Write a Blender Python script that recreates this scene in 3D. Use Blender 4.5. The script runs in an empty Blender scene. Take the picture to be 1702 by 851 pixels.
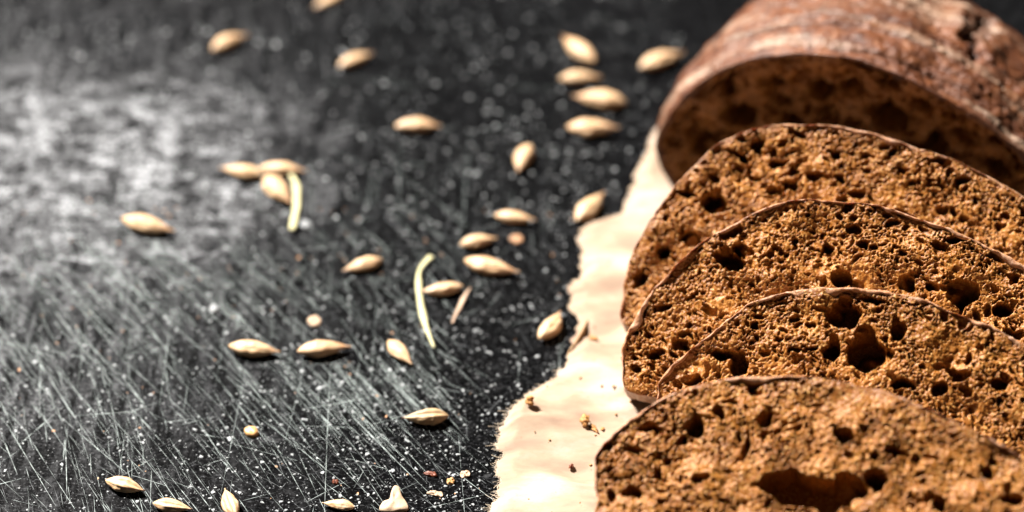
import bpy, math, random
import numpy as np
from mathutils import Matrix, Vector

# ------------------------------------------------------------------ camera, light, exposure
MM = 0.001
scene = bpy.context.scene
COL = scene.collection
PITCH = math.radians(38.0)
DIST = 0.400
cam_data = bpy.data.cameras.new("camera")
cam = bpy.data.objects.new("camera", cam_data)
COL.objects.link(cam)
cam.location = (0, -DIST * math.cos(PITCH), DIST * math.sin(PITCH))
cam.rotation_euler = (math.pi / 2 - PITCH, 0, 0)
cam_data.lens = 80.0
cam_data.sensor_width = 36.0
cam_data.clip_start = 0.01
cam_data.clip_end = 50.0
cam_data.dof.use_dof = True
cam_data.dof.focus_distance = 0.352
cam_data.dof.aperture_fstop = 8.0
cam_data.dof.aperture_blades = 9
scene.camera = cam

world = bpy.data.worlds.new("World")
scene.world = world
world.use_nodes = True
bg = world.node_tree.nodes["Background"]
bg.inputs[0].default_value = (1.0, 0.93, 0.85, 1)
bg.inputs[1].default_value = 0.025

LDIR = Vector((-0.50, 0.37, 0.78)).normalized()
lamp = bpy.data.lights.new("window_lamp", 'AREA')
lamp.shape = 'DISK'
lamp.size = 0.22
lamp.energy = 153.0
lamp.color = (1.0, 0.955, 0.9)
lo = bpy.data.objects.new("window_lamp", lamp)
COL.objects.link(lo)
lo.location = Vector((0.01, 0, 0)) + LDIR * 1.5
lo.rotation_euler = (-LDIR).to_track_quat('-Z', 'Y').to_euler()

scene.view_settings.view_transform = 'Standard'
scene.view_settings.look = 'None'
scene.view_settings.exposure = 0.0
scene.view_settings.gamma = 1.0
scene.cycles.use_denoising = True
scene.cycles.max_bounces = 6
scene.cycles.diffuse_bounces = 1

rng = np.random.default_rng(11)
random.seed(11)


# ------------------------------------------------------------------ helpers
def tag(o, label=None, cat=None, group=None, kind=None):
    if label: o['label'] = label
    if cat: o['category'] = cat
    if group: o['group'] = group
    if kind: o['kind'] = kind
    return o


def mesh_obj(name, verts, faces, mat, parent=None, smooth=True):
    """verts in mm (numpy n x 3); faces: int array (m,3/4) or list of lists."""
    me = bpy.data.meshes.new(name)
    verts = np.asarray(verts, dtype=np.float32) * MM
    if isinstance(faces, np.ndarray):
        k = faces.shape[1]
        m = faces.shape[0]
        me.vertices.add(len(verts))
        me.vertices.foreach_set("co", verts.ravel())
        me.loops.add(m * k)
        me.loops.foreach_set("vertex_index", faces.astype(np.int32).ravel())
        me.polygons.add(m)
        me.polygons.foreach_set("loop_start", np.arange(0, m * k, k, dtype=np.int32))
        me.polygons.foreach_set("loop_total", np.full(m, k, dtype=np.int32))
        me.update(calc_edges=True)
        me.validate()
    else:
        me.from_pydata([tuple(v) for v in verts], [], faces)
        me.update()
    if smooth:
        me.polygons.foreach_set("use_smooth", np.ones(len(me.polygons), dtype=bool))
    me.materials.append(mat)
    o = bpy.data.objects.new(name, me)
    COL.objects.link(o)
    if parent: o.parent = parent
    return o


def empty(name, loc_mm, rot=None):
    o = bpy.data.objects.new(name, None)
    COL.objects.link(o)
    o.empty_display_size = 0.01
    o.location = Vector(loc_mm) * MM
    if rot is not None: o.rotation_euler = rot
    return o


def grid_faces(nr, nc, closed_c=False, closed_r=False):
    r = np.arange(nr if closed_r else nr - 1)
    c = np.arange(nc if closed_c else nc - 1)
    R, Cc = np.meshgrid(r, c, indexing='ij')
    R2 = (R + 1) % nr
    C2 = (Cc + 1) % nc
    return np.stack([R * nc + Cc, R * nc + C2, R2 * nc + C2, R2 * nc + Cc], -1).reshape(-1, 4)


def fnoise(shape, step, lam, seed, sharp=1.0, aniso=1.0):
    """band-limited gaussian noise, unit variance; lam = wavelength in mm."""
    g = np.random.default_rng(seed)
    w = g.standard_normal(shape)
    fy = np.fft.fftfreq(shape[0], step)[:, None]
    fx = np.fft.rfftfreq(shape[1], step)[None, :]
    f = np.sqrt((fx * aniso) ** 2 + fy ** 2) * lam
    H = np.exp(-0.5 * (f / 0.7) ** 2 * sharp) * (f > 1e-9)
    s = np.fft.irfft2(np.fft.rfft2(w) * H, s=shape)
    return s / (s.std() + 1e-9)


def noise1(n, lam_n, seed):
    g = np.random.default_rng(seed)
    f = np.fft.rfftfreq(n)
    s = np.fft.irfft(np.fft.rfft(g.standard_normal(n)) * np.exp(-0.5 * (f * lam_n / 0.6) ** 2) * (f > 0), n)
    return s / (s.std() + 1e-9)


def spline(pts, n, closed=True):
    """Catmull-Rom through pts then even resample to n points."""
    P = np.asarray(pts, float)
    m = len(P)
    out = []
    for i in range(m if closed else m - 1):
        if closed:
            p0, p1, p2, p3 = P[(i - 1) % m], P[i], P[(i + 1) % m], P[(i + 2) % m]
        else:
            p0, p1, p2, p3 = P[max(i - 1, 0)], P[i], P[i + 1], P[min(i + 2, m - 1)]
        t = np.linspace(0, 1, 24, endpoint=False)[:, None]
        out.append(0.5 * ((2 * p1) + (-p0 + p2) * t + (2 * p0 - 5 * p1 + 4 * p2 - p3) * t ** 2 + (-p0 + 3 * p1 - 3 * p2 + p3) * t ** 3))
    Q = np.concatenate(out)
    Q = np.vstack([Q, Q[:1] if closed else P[-1:]])
    d = np.r_[0, np.cumsum(np.hypot(*np.diff(Q, axis=0).T))]
    s = np.linspace(0, d[-1], n, endpoint=not closed)
    return np.stack([np.interp(s, d, Q[:, 0]), np.interp(s, d, Q[:, 1])], 1)


# ------------------------------------------------------------------ material helper
ALBEDO = 0.64                                              # common scale of all base colours


class MatB:
    def __init__(self, name):
        self.m = bpy.data.materials.new(name)
        self.m.use_nodes = True
        self.nt = self.m.node_tree
        self.b = self.nt.nodes["Principled BSDF"]
        tc = self.nt.nodes.new("ShaderNodeTexCoord")
        sc = self.nt.nodes.new("ShaderNodeVectorMath")
        sc.operation = 'SCALE'
        sc.inputs['Scale'].default_value = 1000.0
        self.nt.links.new(tc.outputs['Object'], sc.inputs[0])
        self.co = sc.outputs[0]                      # object coordinates in millimetres

    def n(self, t, **kw):
        nd = self.nt.nodes.new(t)
        for k, v in kw.items(): setattr(nd, k, v)
        return nd

    def l(self, a, b): self.nt.links.new(a, b)

    def mapped(self, scale=(1, 1, 1), rot=(0, 0, 0)):
        mp = self.n("ShaderNodeMapping")
        mp.inputs['Scale'].default_value = scale
        mp.inputs['Rotation'].default_value = rot
        self.l(self.co, mp.inputs['Vector'])
        return mp.outputs[0]

    def noise(self, scale, detail=4, rough=0.55, vec=None, dist=0.0):
        nd = self.n("ShaderNodeTexNoise")
        nd.inputs['Scale'].default_value = scale
        nd.inputs['Detail'].default_value = detail
        nd.inputs['Roughness'].default_value = rough
        nd.inputs['Distortion'].default_value = dist
        self.l(vec if vec is not None else self.co, nd.inputs['Vector'])
        return nd.outputs['Fac']

    def ramp(self, fac, stops):
        r = self.n("ShaderNodeValToRGB")
        el = r.color_ramp.elements
        while len(el) < len(stops): el.new(0.5)
        for e, (p, c) in zip(el, stops):
            e.position = p
            e.color = (*c, 1) if len(c) == 3 else c
        self.l(fac, r.inputs[0])
        return r.outputs[0]

    def range(self, fac, a, b, c=0.0, d=1.0):
        r = self.n("ShaderNodeMapRange")
        for i, v in enumerate((a, b, c, d)): r.inputs[i + 1].default_value = v
        self.l(fac, r.inputs[0])
        return r.outputs[0]

    def mix(self, fac, a, b, mode='MIX'):
        x = self.n("ShaderNodeMix", data_type='RGBA', blend_type=mode)
        for s, v in ((x.inputs[0], fac), (x.inputs[6], a), (x.inputs[7], b)):
            if hasattr(v, 'is_output') or isinstance(v, bpy.types.NodeSocket): self.l(v, s)
            elif isinstance(v, tuple): s.default_value = (*v, 1)
            else: s.default_value = v
        return x.outputs[2]

    def math(self, op, a, b=None):
        x = self.n("ShaderNodeMath", operation=op)
        for s, v in zip(x.inputs, (a, b)):
            if v is None: continue
            if isinstance(v, bpy.types.NodeSocket): self.l(v, s)
            else: s.default_value = v
        return x.outputs[0]

    def sep(self):
        s = self.n("ShaderNodeSeparateXYZ")
        self.l(self.co, s.inputs[0])
        return s.outputs

    def set(self, color=None, rough=None, spec=None, bump=None, bump_d=0.1, sss=None):
        def put(name, v):
            if isinstance(v, bpy.types.NodeSocket): self.l(v, self.b.inputs[name])
            elif isinstance(v, tuple): self.b.inputs[name].default_value = (*v, 1)
            else: self.b.inputs[name].default_value = v
        if color is not None:
            if isinstance(color, tuple):
                put('Base Color', tuple(c * ALBEDO for c in color))
            else:
                sc = self.n("ShaderNodeVectorMath", operation='SCALE')
                sc.inputs['Scale'].default_value = ALBEDO
                self.l(color, sc.inputs[0]); put('Base Color', sc.outputs[0])
        if rough is not None: put('Roughness', rough)
        if spec is not None: put('Specular IOR Level', spec * 0.75)
        if sss:
            self.b.inputs['Subsurface Weight'].default_value = sss[0]
            self.b.inputs['Subsurface Radius'].default_value = sss[1]
            self.b.inputs['Subsurface Scale'].default_value = sss[2]
        if bump is not None:
            bp = self.n("ShaderNodeBump")
            bp.inputs['Strength'].default_value = 1.0
            bp.inputs['Distance'].default_value = bump_d * MM
            self.l(bump, bp.inputs['Height'])
            self.l(bp.outputs[0], self.b.inputs['Normal'])
        return self.m


# table: worn black enamelled board
def make_table_mat():
    k = MatB("worn_black_board")
    big = k.noise(0.035, 5, 0.6)
    mid = k.noise(0.35, 5, 0.65)
    fine = k.noise(2.6, 4, 0.7)
    grain = k.ramp(fine, [(0.52, (0.001, 0.001, 0.0012)), (0.64, (0.003, 0.0031, 0.0036)), (0.72, (0.03, 0.031, 0.033)), (0.82, (0.10, 0.10, 0.105))])
    vor = k.noise(1.15, 5, 0.75, dist=0.4)
    base = k.mix(k.range(vor, 0.62, 0.74, 0, 0.9), grain, (0.10, 0.102, 0.107))
    pin = k.noise(2.2, 1, 0.5)
    base = k.mix(k.range(pin, 0.68, 0.76, 0, 0.8), base, (0.22, 0.22, 0.225))
    base = k.mix(k.range(mid, 0.40, 0.58, 0.0, 0.96), base, (0.001, 0.001, 0.0012))
    scuff_a = k.noise(1.0, 2, 0.6, vec=k.mapped((0.55, 2.5, 1), (0, 0, math.radians(55))), dist=0.2)
    scuff_b = k.noise(1.0, 2, 0.6, vec=k.mapped((0.65, 2.3, 1), (0, 0, math.radians(-35))), dist=0.3)
    grit = k.noise(1.9, 1, 0.5)
    base = k.mix(k.range(scuff_a, 0.62, 0.74, 0, 0.85), base, (0.055, 0.057, 0.061))
    base = k.mix(k.range(scuff_b, 0.63, 0.75, 0, 0.8), base, (0.05, 0.052, 0.056))
    base = k.mix(k.range(grit, 0.64, 0.76, 0, 0.9), base, (0.08, 0.082, 0.087))
    base = k.mix(k.range(k.noise(0.19, 5, 0.7), 0.60, 0.76, 0.0, 0.5), base, (0.05, 0.05, 0.053))
    # chalky wear and painted window sheen at the far left, smaller worn spots around
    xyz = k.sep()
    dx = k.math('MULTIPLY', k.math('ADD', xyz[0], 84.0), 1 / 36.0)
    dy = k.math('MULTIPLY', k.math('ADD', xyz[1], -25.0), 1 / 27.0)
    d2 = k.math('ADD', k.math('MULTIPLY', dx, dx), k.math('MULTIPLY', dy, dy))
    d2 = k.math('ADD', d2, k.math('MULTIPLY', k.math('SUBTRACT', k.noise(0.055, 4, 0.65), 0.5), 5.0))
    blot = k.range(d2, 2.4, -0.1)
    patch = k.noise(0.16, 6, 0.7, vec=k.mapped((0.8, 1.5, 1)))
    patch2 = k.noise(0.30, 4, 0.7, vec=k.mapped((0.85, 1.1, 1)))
    smear_sheen = k.math('MULTIPLY', blot, k.math('MULTIPLY', k.range(patch, 0.42, 0.54), k.range(patch2, 0.42, 0.56, 0.2, 1.15)))
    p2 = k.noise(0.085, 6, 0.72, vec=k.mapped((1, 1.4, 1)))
    smear_sheen = k.math('MAXIMUM', smear_sheen, k.math('MULTIPLY', k.range(p2, 0.62, 0.78), 0.32))
    wide = k.math('MULTIPLY', k.range(xyz[0], -25.0, -92.0, 0.0, 0.46), k.math('MULTIPLY', k.range(xyz[1], -75.0, -12.0, 0.15, 1.0), k.range(xyz[1], 92.0, 36.0, 0.2, 1.0)))  # lamp sheen painted into the colour as streaked grey haze, stronger towards the left
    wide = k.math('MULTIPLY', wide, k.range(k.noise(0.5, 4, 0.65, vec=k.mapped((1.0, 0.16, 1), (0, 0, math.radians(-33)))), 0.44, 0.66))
    smear_sheen = k.math('MAXIMUM', smear_sheen, wide)
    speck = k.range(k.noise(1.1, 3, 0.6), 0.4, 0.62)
    smear_sheen = k.math('MULTIPLY', smear_sheen, k.math('ADD', k.math('MULTIPLY', speck, 0.85), 0.15))
    col = k.mix(smear_sheen, base, (0.47, 0.48, 0.50))
    rough = k.range(k.noise(0.6, 5, 0.7), 0.3, 0.7, 0.24, 0.42)
    bump = k.math('ADD', k.noise(1.6, 3, 0.6), k.math('MULTIPLY', scuff_a, 0.5))
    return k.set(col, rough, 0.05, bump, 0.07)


def simple(name, col, rough=0.6, spec=0.4, var=0.25, scale=1.5, bump_d=0.0):
    k = MatB(name)
    f = k.noise(scale, 4, 0.6)
    d = tuple(c * (1 - var) for c in col)
    e = tuple(min(1, c * (1 + var)) for c in col)
    c = k.ramp(f, [(0.3, d), (0.7, e)])
    return k.set(c, rough, spec, f if bump_d else None, bump_d)


def make_paper_mat():
    k = MatB("kraft_paper")
    a = k.noise(0.09, 5, 0.6, vec=k.mapped((0.7, 1.6, 1), (0, 0, 0.35)))
    fib2 = k.noise(1.6, 3, 0.6, vec=k.mapped((0.25, 2.4, 1), (0, 0, -0.9)))
    fib = k.noise(3.0, 4, 0.7, vec=k.mapped((0.6, 2.0, 1), (0, 0, 0.5)))
    col = k.ramp(a, [(0.34, (0.31, 0.205, 0.145)), (0.5, (0.40, 0.298, 0.205)), (0.64, (0.48, 0.38, 0.31))])
    col = k.mix(k.range(fib, 0.55, 0.8), col, (0.33, 0.22, 0.15))
    col = k.mix(k.range(fib2, 0.70, 0.78, 0.0, 0.6), col, (0.24, 0.14, 0.08))
    return k.set(col, 0.75, 0.25, fib, 0.03)


def make_crumb_mat(name, hue=1.0):
    k = MatB(name)
    a = k.noise(0.22, 4, 0.6)
    b = k.noise(2.4, 4, 0.7)
    c = k.ramp(a, [(0.3, (0.20, 0.063, 0.0085)), (0.55, (0.34, 0.119, 0.0175)), (0.75, (0.51, 0.210, 0.040))])
    at = k.n("ShaderNodeAttribute"); at.attribute_name = "crust_distance"
    band = k.math('ADD', at.outputs['Fac'], k.math('MULTIPLY', k.math('SUBTRACT', k.noise(0.6, 3, 0.6), 0.5), 1.6))
    c = k.mix(k.range(band, 0.2, 2.6, 0.75, 0.0), c, (0.20, 0.066, 0.016))
    c = k.mix(k.range(k.noise(0.11, 3, 0.6), 0.52, 0.68, 0.0, 0.55), c, (0.22, 0.078, 0.016))
    c = k.mix(k.range(b, 0.52, 0.70, 0, 0.8), c, (0.88, 0.53, 0.185))
    c = k.mix(k.range(b, 0.45, 0.28, 0, 0.7), c, (0.13, 0.040, 0.008))
    bump = k.noise(5.5, 4, 0.7)
    return k.set(c, 0.36, 0.26, bump, 0.06, sss=(0.12, (1.0, 0.38, 0.12), 0.0005))


def make_slice_crust_mat():
    k = MatB("slice_crust")
    a = k.noise(0.5, 5, 0.65)
    c = k.ramp(a, [(0.3, (0.22, 0.075, 0.02)), (0.5, (0.38, 0.15, 0.045)), (0.68, (0.52, 0.24, 0.09))])
    fl = k.noise(1.1, 5, 0.75)
    pres = k.range(k.noise(0.09, 3, 0.5), 0.34, 0.56, 0.15, 1.0)
    tn = k.n("ShaderNodeTexCoord"); sn = k.n("ShaderNodeSeparateXYZ"); k.l(tn.outputs['Normal'], sn.inputs[0])
    pres = k.math('MULTIPLY', pres, k.range(sn.outputs[2], 0.8, 0.3, 0.5, 1.0))   # flour only on the outside of the loaf, not on the cut
    c = k.mix(k.math('MULTIPLY', pres, k.range(fl, 0.36, 0.62, 0, 0.9)), c, (0.74, 0.51, 0.38))
    return k.set(c, 0.5, 0.45, k.noise(2.5, 5, 0.7), 0.12, sss=(0.15, (1.0, 0.35, 0.12), 0.0006))


def make_loaf_crust_mat():
    k = MatB("floured_loaf_crust")
    a = k.noise(0.35, 5, 0.65)
    c = k.ramp(a, [(0.3, (0.05, 0.014, 0.0045)), (0.52, (0.13, 0.039, 0.012)), (0.7, (0.24, 0.085, 0.027))])
    # flour lies in rings across the loaf (local y is the loaf's length)
    ring = k.noise(0.30, 4, 0.6, vec=k.mapped((0.12, 1.15, 0.12)), dist=0.35)
    dust = k.noise(0.16, 5, 0.7)
    fine = k.noise(2.2, 4, 0.75)
    m = k.math('ADD', k.math('MULTIPLY', ring, 0.75), k.math('ADD', k.math('MULTIPLY', dust, 0.12), k.math('MULTIPLY', fine, 0.45)))
    fl = k.range(m, 0.69, 0.86, 0.0, 0.9)
    c = k.mix(fl, c, (0.55, 0.40, 0.285))
    return k.set(c, 0.46, 0.45, k.noise(1.8, 6, 0.7), 0.22)


def make_grain_mat(name, dull=False):
    k = MatB(name)
    oi = k.n("ShaderNodeObjectInfo")
    xyz = k.sep()
    streak = k.noise(1.0, 4, 0.65, vec=k.mapped((0.25, 2.6, 2.6)))
    if dull:
        c = k.ramp(streak, [(0.3, (0.26, 0.17, 0.075)), (0.55, (0.50, 0.37, 0.20)), (0.75, (0.64, 0.51, 0.31))])
    else:
        c = k.ramp(streak, [(0.30, (0.42, 0.20, 0.075)), (0.5, (0.72, 0.48, 0.265)), (0.72, (0.86, 0.69, 0.48))])
    blush = k.mix(k.range(oi.outputs['Random'], 0.0, 1.0, 0.0, 0.35), c, (0.66, 0.39, 0.22))
    tip = k.range(xyz[0], 2.0, 4.4, 0.0, 0.55)
    c = k.mix(tip, blush, (0.42, 0.21, 0.11))
    return k.set(c, 0.45, 0.45, streak, 0.10, sss=(0.12, (1.0, 0.6, 0.3), 0.0006))


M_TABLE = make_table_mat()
M_SCR = simple("bare_scratch", (0.345, 0.395, 0.38), 0.42, 0.5, 0.5, 0.8)
M_SCR2 = simple("faint_scratch", (0.105, 0.112, 0.118), 0.45, 0.5, 0.5, 0.7)
M_FLECK = simple("flour_fleck", (0.345, 0.36, 0.365), 0.5, 0.5, 0.7, 0.9)
M_FLECK2 = simple("bran_fleck", (0.55, 0.30, 0.16), 0.6, 0.4, 0.5, 0.5)
M_PAPER = make_paper_mat()
M_FIBRE = simple("torn_paper_fibre", (0.76, 0.62, 0.47), 0.8, 0.2, 0.15, 1.0)
M_FLAP = simple("kraft_paper_back", (0.60, 0.38, 0.20), 0.8, 0.2, 0.2, 0.6, 0.05)
M_CRUMB = make_crumb_mat("rye_crumb")
M_CRUST = make_slice_crust_mat()
M_LOAF = make_loaf_crust_mat()
M_GRAIN = make_grain_mat("barley_husk")
M_GRAIN2 = make_grain_mat("dull_barley_husk", True)
M_TIP = simple("dark_husk_tip", (0.10, 0.05, 0.03), 0.7, 0.3, 0.3, 2.0)
M_STRAW = simple("straw", (0.66, 0.61, 0.34), 0.5, 0.4, 0.2, 1.2, 0.04)
M_STRAW2 = simple("pink_straw", (0.58, 0.40, 0.28), 0.55, 0.4, 0.25, 1.2, 0.04)
M_CHAFF = simple("pale_chaff", (0.60, 0.42, 0.28), 0.6, 0.35, 0.15, 1.0, 0.08)
M_SEED = simple("orange_kernel", (0.66, 0.36, 0.14), 0.4, 0.5, 0.25, 1.0, 0.05)
M_RED = simple("red_husk_bit", (0.20, 0.055, 0.025), 0.5, 0.4, 0.5, 1.5, 0.05)
M_BIT = simple("bread_crumb_bit", (0.52, 0.245, 0.075), 0.6, 0.4, 0.35, 2.0, 0.1)

# ------------------------------------------------------------------ tabletop
TW, TD = 900.0, 800.0
tv = []
nx, ny = 10, 10
ch = 3.0
tabletop = None
v = np.array([[-TW/2, -TD/2, 0], [TW/2, -TD/2, 0], [TW/2, TD/2, 0], [-TW/2, TD/2, 0],
              [-TW/2 - ch, -TD/2 - ch, -ch], [TW/2 + ch, -TD/2 - ch, -ch], [TW/2 + ch, TD/2 + ch, -ch], [-TW/2 - ch, TD/2 + ch, -ch],
              [-TW/2 - ch, -TD/2 - ch, -22], [TW/2 + ch, -TD/2 - ch, -22], [TW/2 + ch, TD/2 + ch, -22], [-TW/2 - ch, TD/2 + ch, -22]], float)
v[:, 1] += 60
f = [[0, 1, 2, 3], [11, 10, 9, 8]]
for i in range(4):
    j = (i + 1) % 4
    f += [[4 + i, 4 + j, j, i], [8 + i, 8 + j, 4 + j, 4 + i]]
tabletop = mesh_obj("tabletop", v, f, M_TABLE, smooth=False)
tag(tabletop, "matt black scratched board under the bread and grains", None, None, "structure")

EDGE = [(34.0, 60.0), (29.7, 43.7), (27.2, 38.6), (25.8, 33.7), (25.1, 30.8), (23.1, 24.1), (20.7, 18.5), (19.9, 12.1), (16.0, 9.5), (12.5, 6.8),
        (12.1, 2.4), (12.3, -2.7), (11.2, -6.1), (9.7, -11.1), (10.6, -17.6), (9.4, -27.0), (7.3, -32.3), (3.8, -36.8), (0.4, -41.2),
        (-0.6, -44.8), (-2.0, -48.3), (-2.5, -53.2), (-3.1, -57.3), (-3.2, -64.1), (-3.7, -70.4), (-4.6, -77.9), (-8, -95), (-14, -130)]
_ey = np.array([p[1] for p in EDGE])[::-1]
_ex = np.array([p[0] for p in EDGE])[::-1]
def edge_x(y): return np.interp(y, _ey, _ex)


# scratches: thin bright grooves in the enamel, each a narrow strip with tapered ends
def build_scratches(name, specs, mat, z0):
    V, F = [], []
    z = z0
    for (x, y, ang, ln, w, bend) in specs:
        n = int(np.clip(ln / 0.8, 4, 30))
        t = np.linspace(-0.5, 0.5, n)
        th = ang + bend * t
        dx = np.cumsum(np.r_[0, np.cos(th[1:]) * ln / (n - 1)])
        dy = np.cumsum(np.r_[0, np.sin(th[1:]) * ln / (n - 1)])
        px, py = x + dx - dx.mean(), y + dy - dy.mean()
        ww = w * (0.25 + 0.75 * np.sin(np.linspace(0.12, math.pi - 0.12, n))) * np.clip(rng.normal(0.68, 0.40, n), 0.10, 1.4)
        nxv, nyv = -np.sin(th), np.cos(th)
        b = len(V)
        for i in range(n):
            V.append((px[i] - nxv[i] * ww[i] / 2, py[i] - nyv[i] * ww[i] / 2, z))
            V.append((px[i] + nxv[i] * ww[i] / 2, py[i] + nyv[i] * ww[i] / 2, z))
        for i in range(n - 1):
            F.append((b + 2 * i, b + 2 * i + 2, b + 2 * i + 3, b + 2 * i + 1))
        z += 4e-5
    o = mesh_obj(name, np.array(V), np.array(F), mat, tabletop, smooth=False)
    o['kind'] = 'stuff'
    return o


def scratch_specs(n, region, ang, spread, l0, l1, w0, w1):
    out = []
    while len(out) < n:
        x = rng.uniform(region[0], region[1])
        y = rng.uniform(region[2], region[3])
        if x > edge_x(y) + 3: continue
        ln = l0 * (l1 / l0) ** (rng.uniform() ** 1.6)
        out.append((x, y, math.radians(rng.normal(ang, spread)), ln, w0 * (w1 / w0) ** (rng.uniform() ** 1.5), rng.normal(0, 0.02)))
    return out

# bright, mostly running from upper left to lower right
sp = []
for _ in range(34):                                   # combed bundles
    cx, cy = rng.uniform(-92, -14), rng.uniform(-66, 2)
    a = rng.normal(-57, 5)
    for _ in range(rng.integers(3, 11)):
        off = rng.normal(0, 5.5)
        al = rng.normal(0, 7)
        ar = math.radians(a)
        sp.append((cx + off * -math.sin(ar) + al * math.cos(ar), cy + off * math.cos(ar) + al * math.sin(ar),
                   math.radians(a + rng.normal(0, 2.0)), rng.uniform(5, 26), rng.uniform(0.03, 0.09), rng.normal(0, 0.015)))
sp += scratch_specs(230, (-95, -10, -68, 6), -57, 7, 4, 30, 0.03, 0.09)
sp += scratch_specs(120, (-95, -55, -68, -20), -75, 7, 4, 18, 0.035, 0.10)
sp += scratch_specs(60, (-95, 10, -68, 20), 40, 22, 4, 14, 0.05, 0.10)
sp += scratch_specs(40, (-90, 10, -68, 30), -90, 3, 8, 40, 0.04, 0.10)
sp += scratch_specs(60, (-90, 10, -68, 60), -15, 20, 4, 20, 0.05, 0.10)
for _ in range(110):                                  # dense combed patch in front of the level pair of grains
    sp.append((rng.normal(-23, 7), rng.normal(-40, 5.5), math.radians(rng.normal(-56, 3.5)), rng.uniform(3, 17), rng.uniform(0.03, 0.085), rng.normal(0, 0.012)))
for _ in range(70):
    sp.append((rng.normal(-66, 16), rng.normal(-12, 9), math.radians(rng.normal(-52, 4)), rng.uniform(8, 30), rng.uniform(0.04, 0.10), rng.normal(0, 0.012)))
sp += [(-29.5, -45, math.radians(-88), 46, 0.09, 0.02), (-74, -36, math.radians(-60), 34, 0.12, 0.1), (-85, -24, math.radians(-18), 20, 0.13, -0.35),
       (-77.5, -33, math.radians(-82), 16, 0.12, 0.1), (-76, -45, math.radians(58), 9, 0.13, 0.0), (-61, -37, math.radians(-57), 14, 0.14, 0.03),
       (-6, -58, math.radians(-47), 9, 0.13, 0.02), (-20, -50, math.radians(-54), 26, 0.13, 0.03)]
build_scratches("scratch_marks", sp, M_SCR, 0.012)
fs = scratch_specs(850, (-100, 20, -70, 15), -58, 22, 1.2, 9, 0.03, 0.09)
fs += scratch_specs(700, (-100, 20, -70, 10), 60, 50, 0.5, 2.6, 0.03, 0.09)
fs += scratch_specs(240, (-110, 30, 0, 95), -50, 30, 1.5, 14, 0.06, 0.16)
build_scratches("faint_scratch_marks", fs, M_SCR2, 0.004)


# flecks of flour and chaff dust, low irregular chips
def build_flecks(name, n, region, smin, smax, mat, dens=None, label=None):
    V, F = [], []
    b = 0
    i = 0
    while i < n:
        x = rng.uniform(region[0], region[1]); y = rng.uniform(region[2], region[3])
        if x > edge_x(y) - 0.2: continue
        if dens is not None and rng.uniform() > dens(x, y): continue
        i += 1
        s = smin * (smax / smin) ** (rng.uniform() ** 2.3)
        el = rng.uniform(0.45, 0.95); a0 = rng.uniform(0, 6.28); h = s * rng.uniform(0.04, 0.12)
        k = rng.integers(5, 8)
        th = np.sort(rng.uniform(0, 2 * math.pi, k) * 0.4 + np.linspace(0, 2 * math.pi, k, endpoint=False) * 0.75)
        rr = rng.uniform(0.75, 1.1, k)
        lx, ly = np.cos(th) * rr * s / 2, np.sin(th) * rr * s / 2 * el
        px = x + lx * math.cos(a0) - ly * math.sin(a0); py = y + lx * math.sin(a0) + ly * math.cos(a0)
        tz = rng.normal(0, 0.10, 2)
        zt = h + (lx * tz[0] + ly * tz[1]) * 0.6
        zt = np.maximum(zt, 0.05)
        for j in range(k): V.append((px[j], py[j], 0.0))
        for j in range(k): V.append((x + (px[j] - x) * 0.8, y + (py[j] - y) * 0.8, zt[j]))
        for j in range(k):
            q = (j + 1) % k
            F.append((b + j, b + q, b + k + q, b + k + j))
        F.append(tuple(range(b + k, b + 2 * k)))
        b += 2 * k
    o = mesh_obj(name, np.array(V), F, mat, smooth=False)
    tag(o, label, "dust", None, "stuff")
    return o

def dens_front(x, y):
    d = 0.35 + 0.65 * np.clip((10 - y) / 50, 0, 1)
    clump = 0.5 + 0.5 * math.sin(0.31 * x + 1.7 * math.sin(0.23 * y)) * math.sin(0.37 * y + 1.3 * math.sin(0.19 * x + 1))
    return d * (0.35 + 0.65 * np.clip((x + 75) / 50, 0, 1)) * (0.25 + 0.75 * clump)

build_flecks("flour_dust", 4600, (-100, 20, -72, 40), 0.2, 1.0, M_FLECK, dens_front,
             "pale grey flour flecks sprinkled over the front of the black board")
build_flecks("far_flour_dust", 2600, (-125, 40, 10, 110), 0.3, 1.35, M_FLECK, None,
             "blurred pale flecks dotted over the far part of the black board")
build_flecks("bran_dust", 130, (-90, 15, -70, 20), 0.3, 0.9, M_FLECK2, None,
             "tiny orange brown bran specks scattered between the flour flecks")

# ------------------------------------------------------------------ kraft paper with a torn edge
pap = empty("kraft_paper", (30, -10, 0))
tag(pap, "crumpled brown kraft paper sheet with a torn left edge under the bread", "paper")
PX0, PY0 = 30.0, -10.0
ys = np.arange(-125, 46, 0.35)
nr = len(ys)
ex = spline([(y, edge_x(y)) for y in np.r_[-130, _ey[1:-1], 70, 125]], 4000, closed=False)
exy = np.interp(ys, ex[:, 0], ex[:, 1])
exy = exy + 0.32 * noise1(nr, 9, 5) + 0.24 * noise1(nr, 3, 6) + 0.35 * noise1(nr, 26, 7)
cols = np.r_[0, 0.12, 0.3, np.linspace(0.6, 60, 140), np.linspace(62, 150, 40)]
nc = len(cols)
X = exy[:, None] + cols[None, :]
Y = np.repeat(ys[:, None], nc, 1)
Y[:, 0] += 0.2 * rng.standard_normal(nr)
def wave(x, y, ang, lam, ph):
    c = math.cos(ang) * x + math.sin(ang) * y
    return np.sin(2 * math.pi * c / lam + ph)
warp = 2.2 * wave(X, Y, 0.7, 31, 1) + 1.6 * wave(X, Y, 2.1, 23, 2)
wr = (1 - np.abs(wave(X + warp, Y + warp * 0.7, 1.15, 46, 0.6))) ** 2 * 0.55 + (1 - np.abs(wave(X - warp, Y, 1.75, 33, 2.2))) ** 2.5 * 0.4 \
     + 0.12 * wave(X, Y, 0.4, 9.0, 0) + 0.06 * wave(X + warp, Y, 1.9, 5.1, 0.5)
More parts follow.
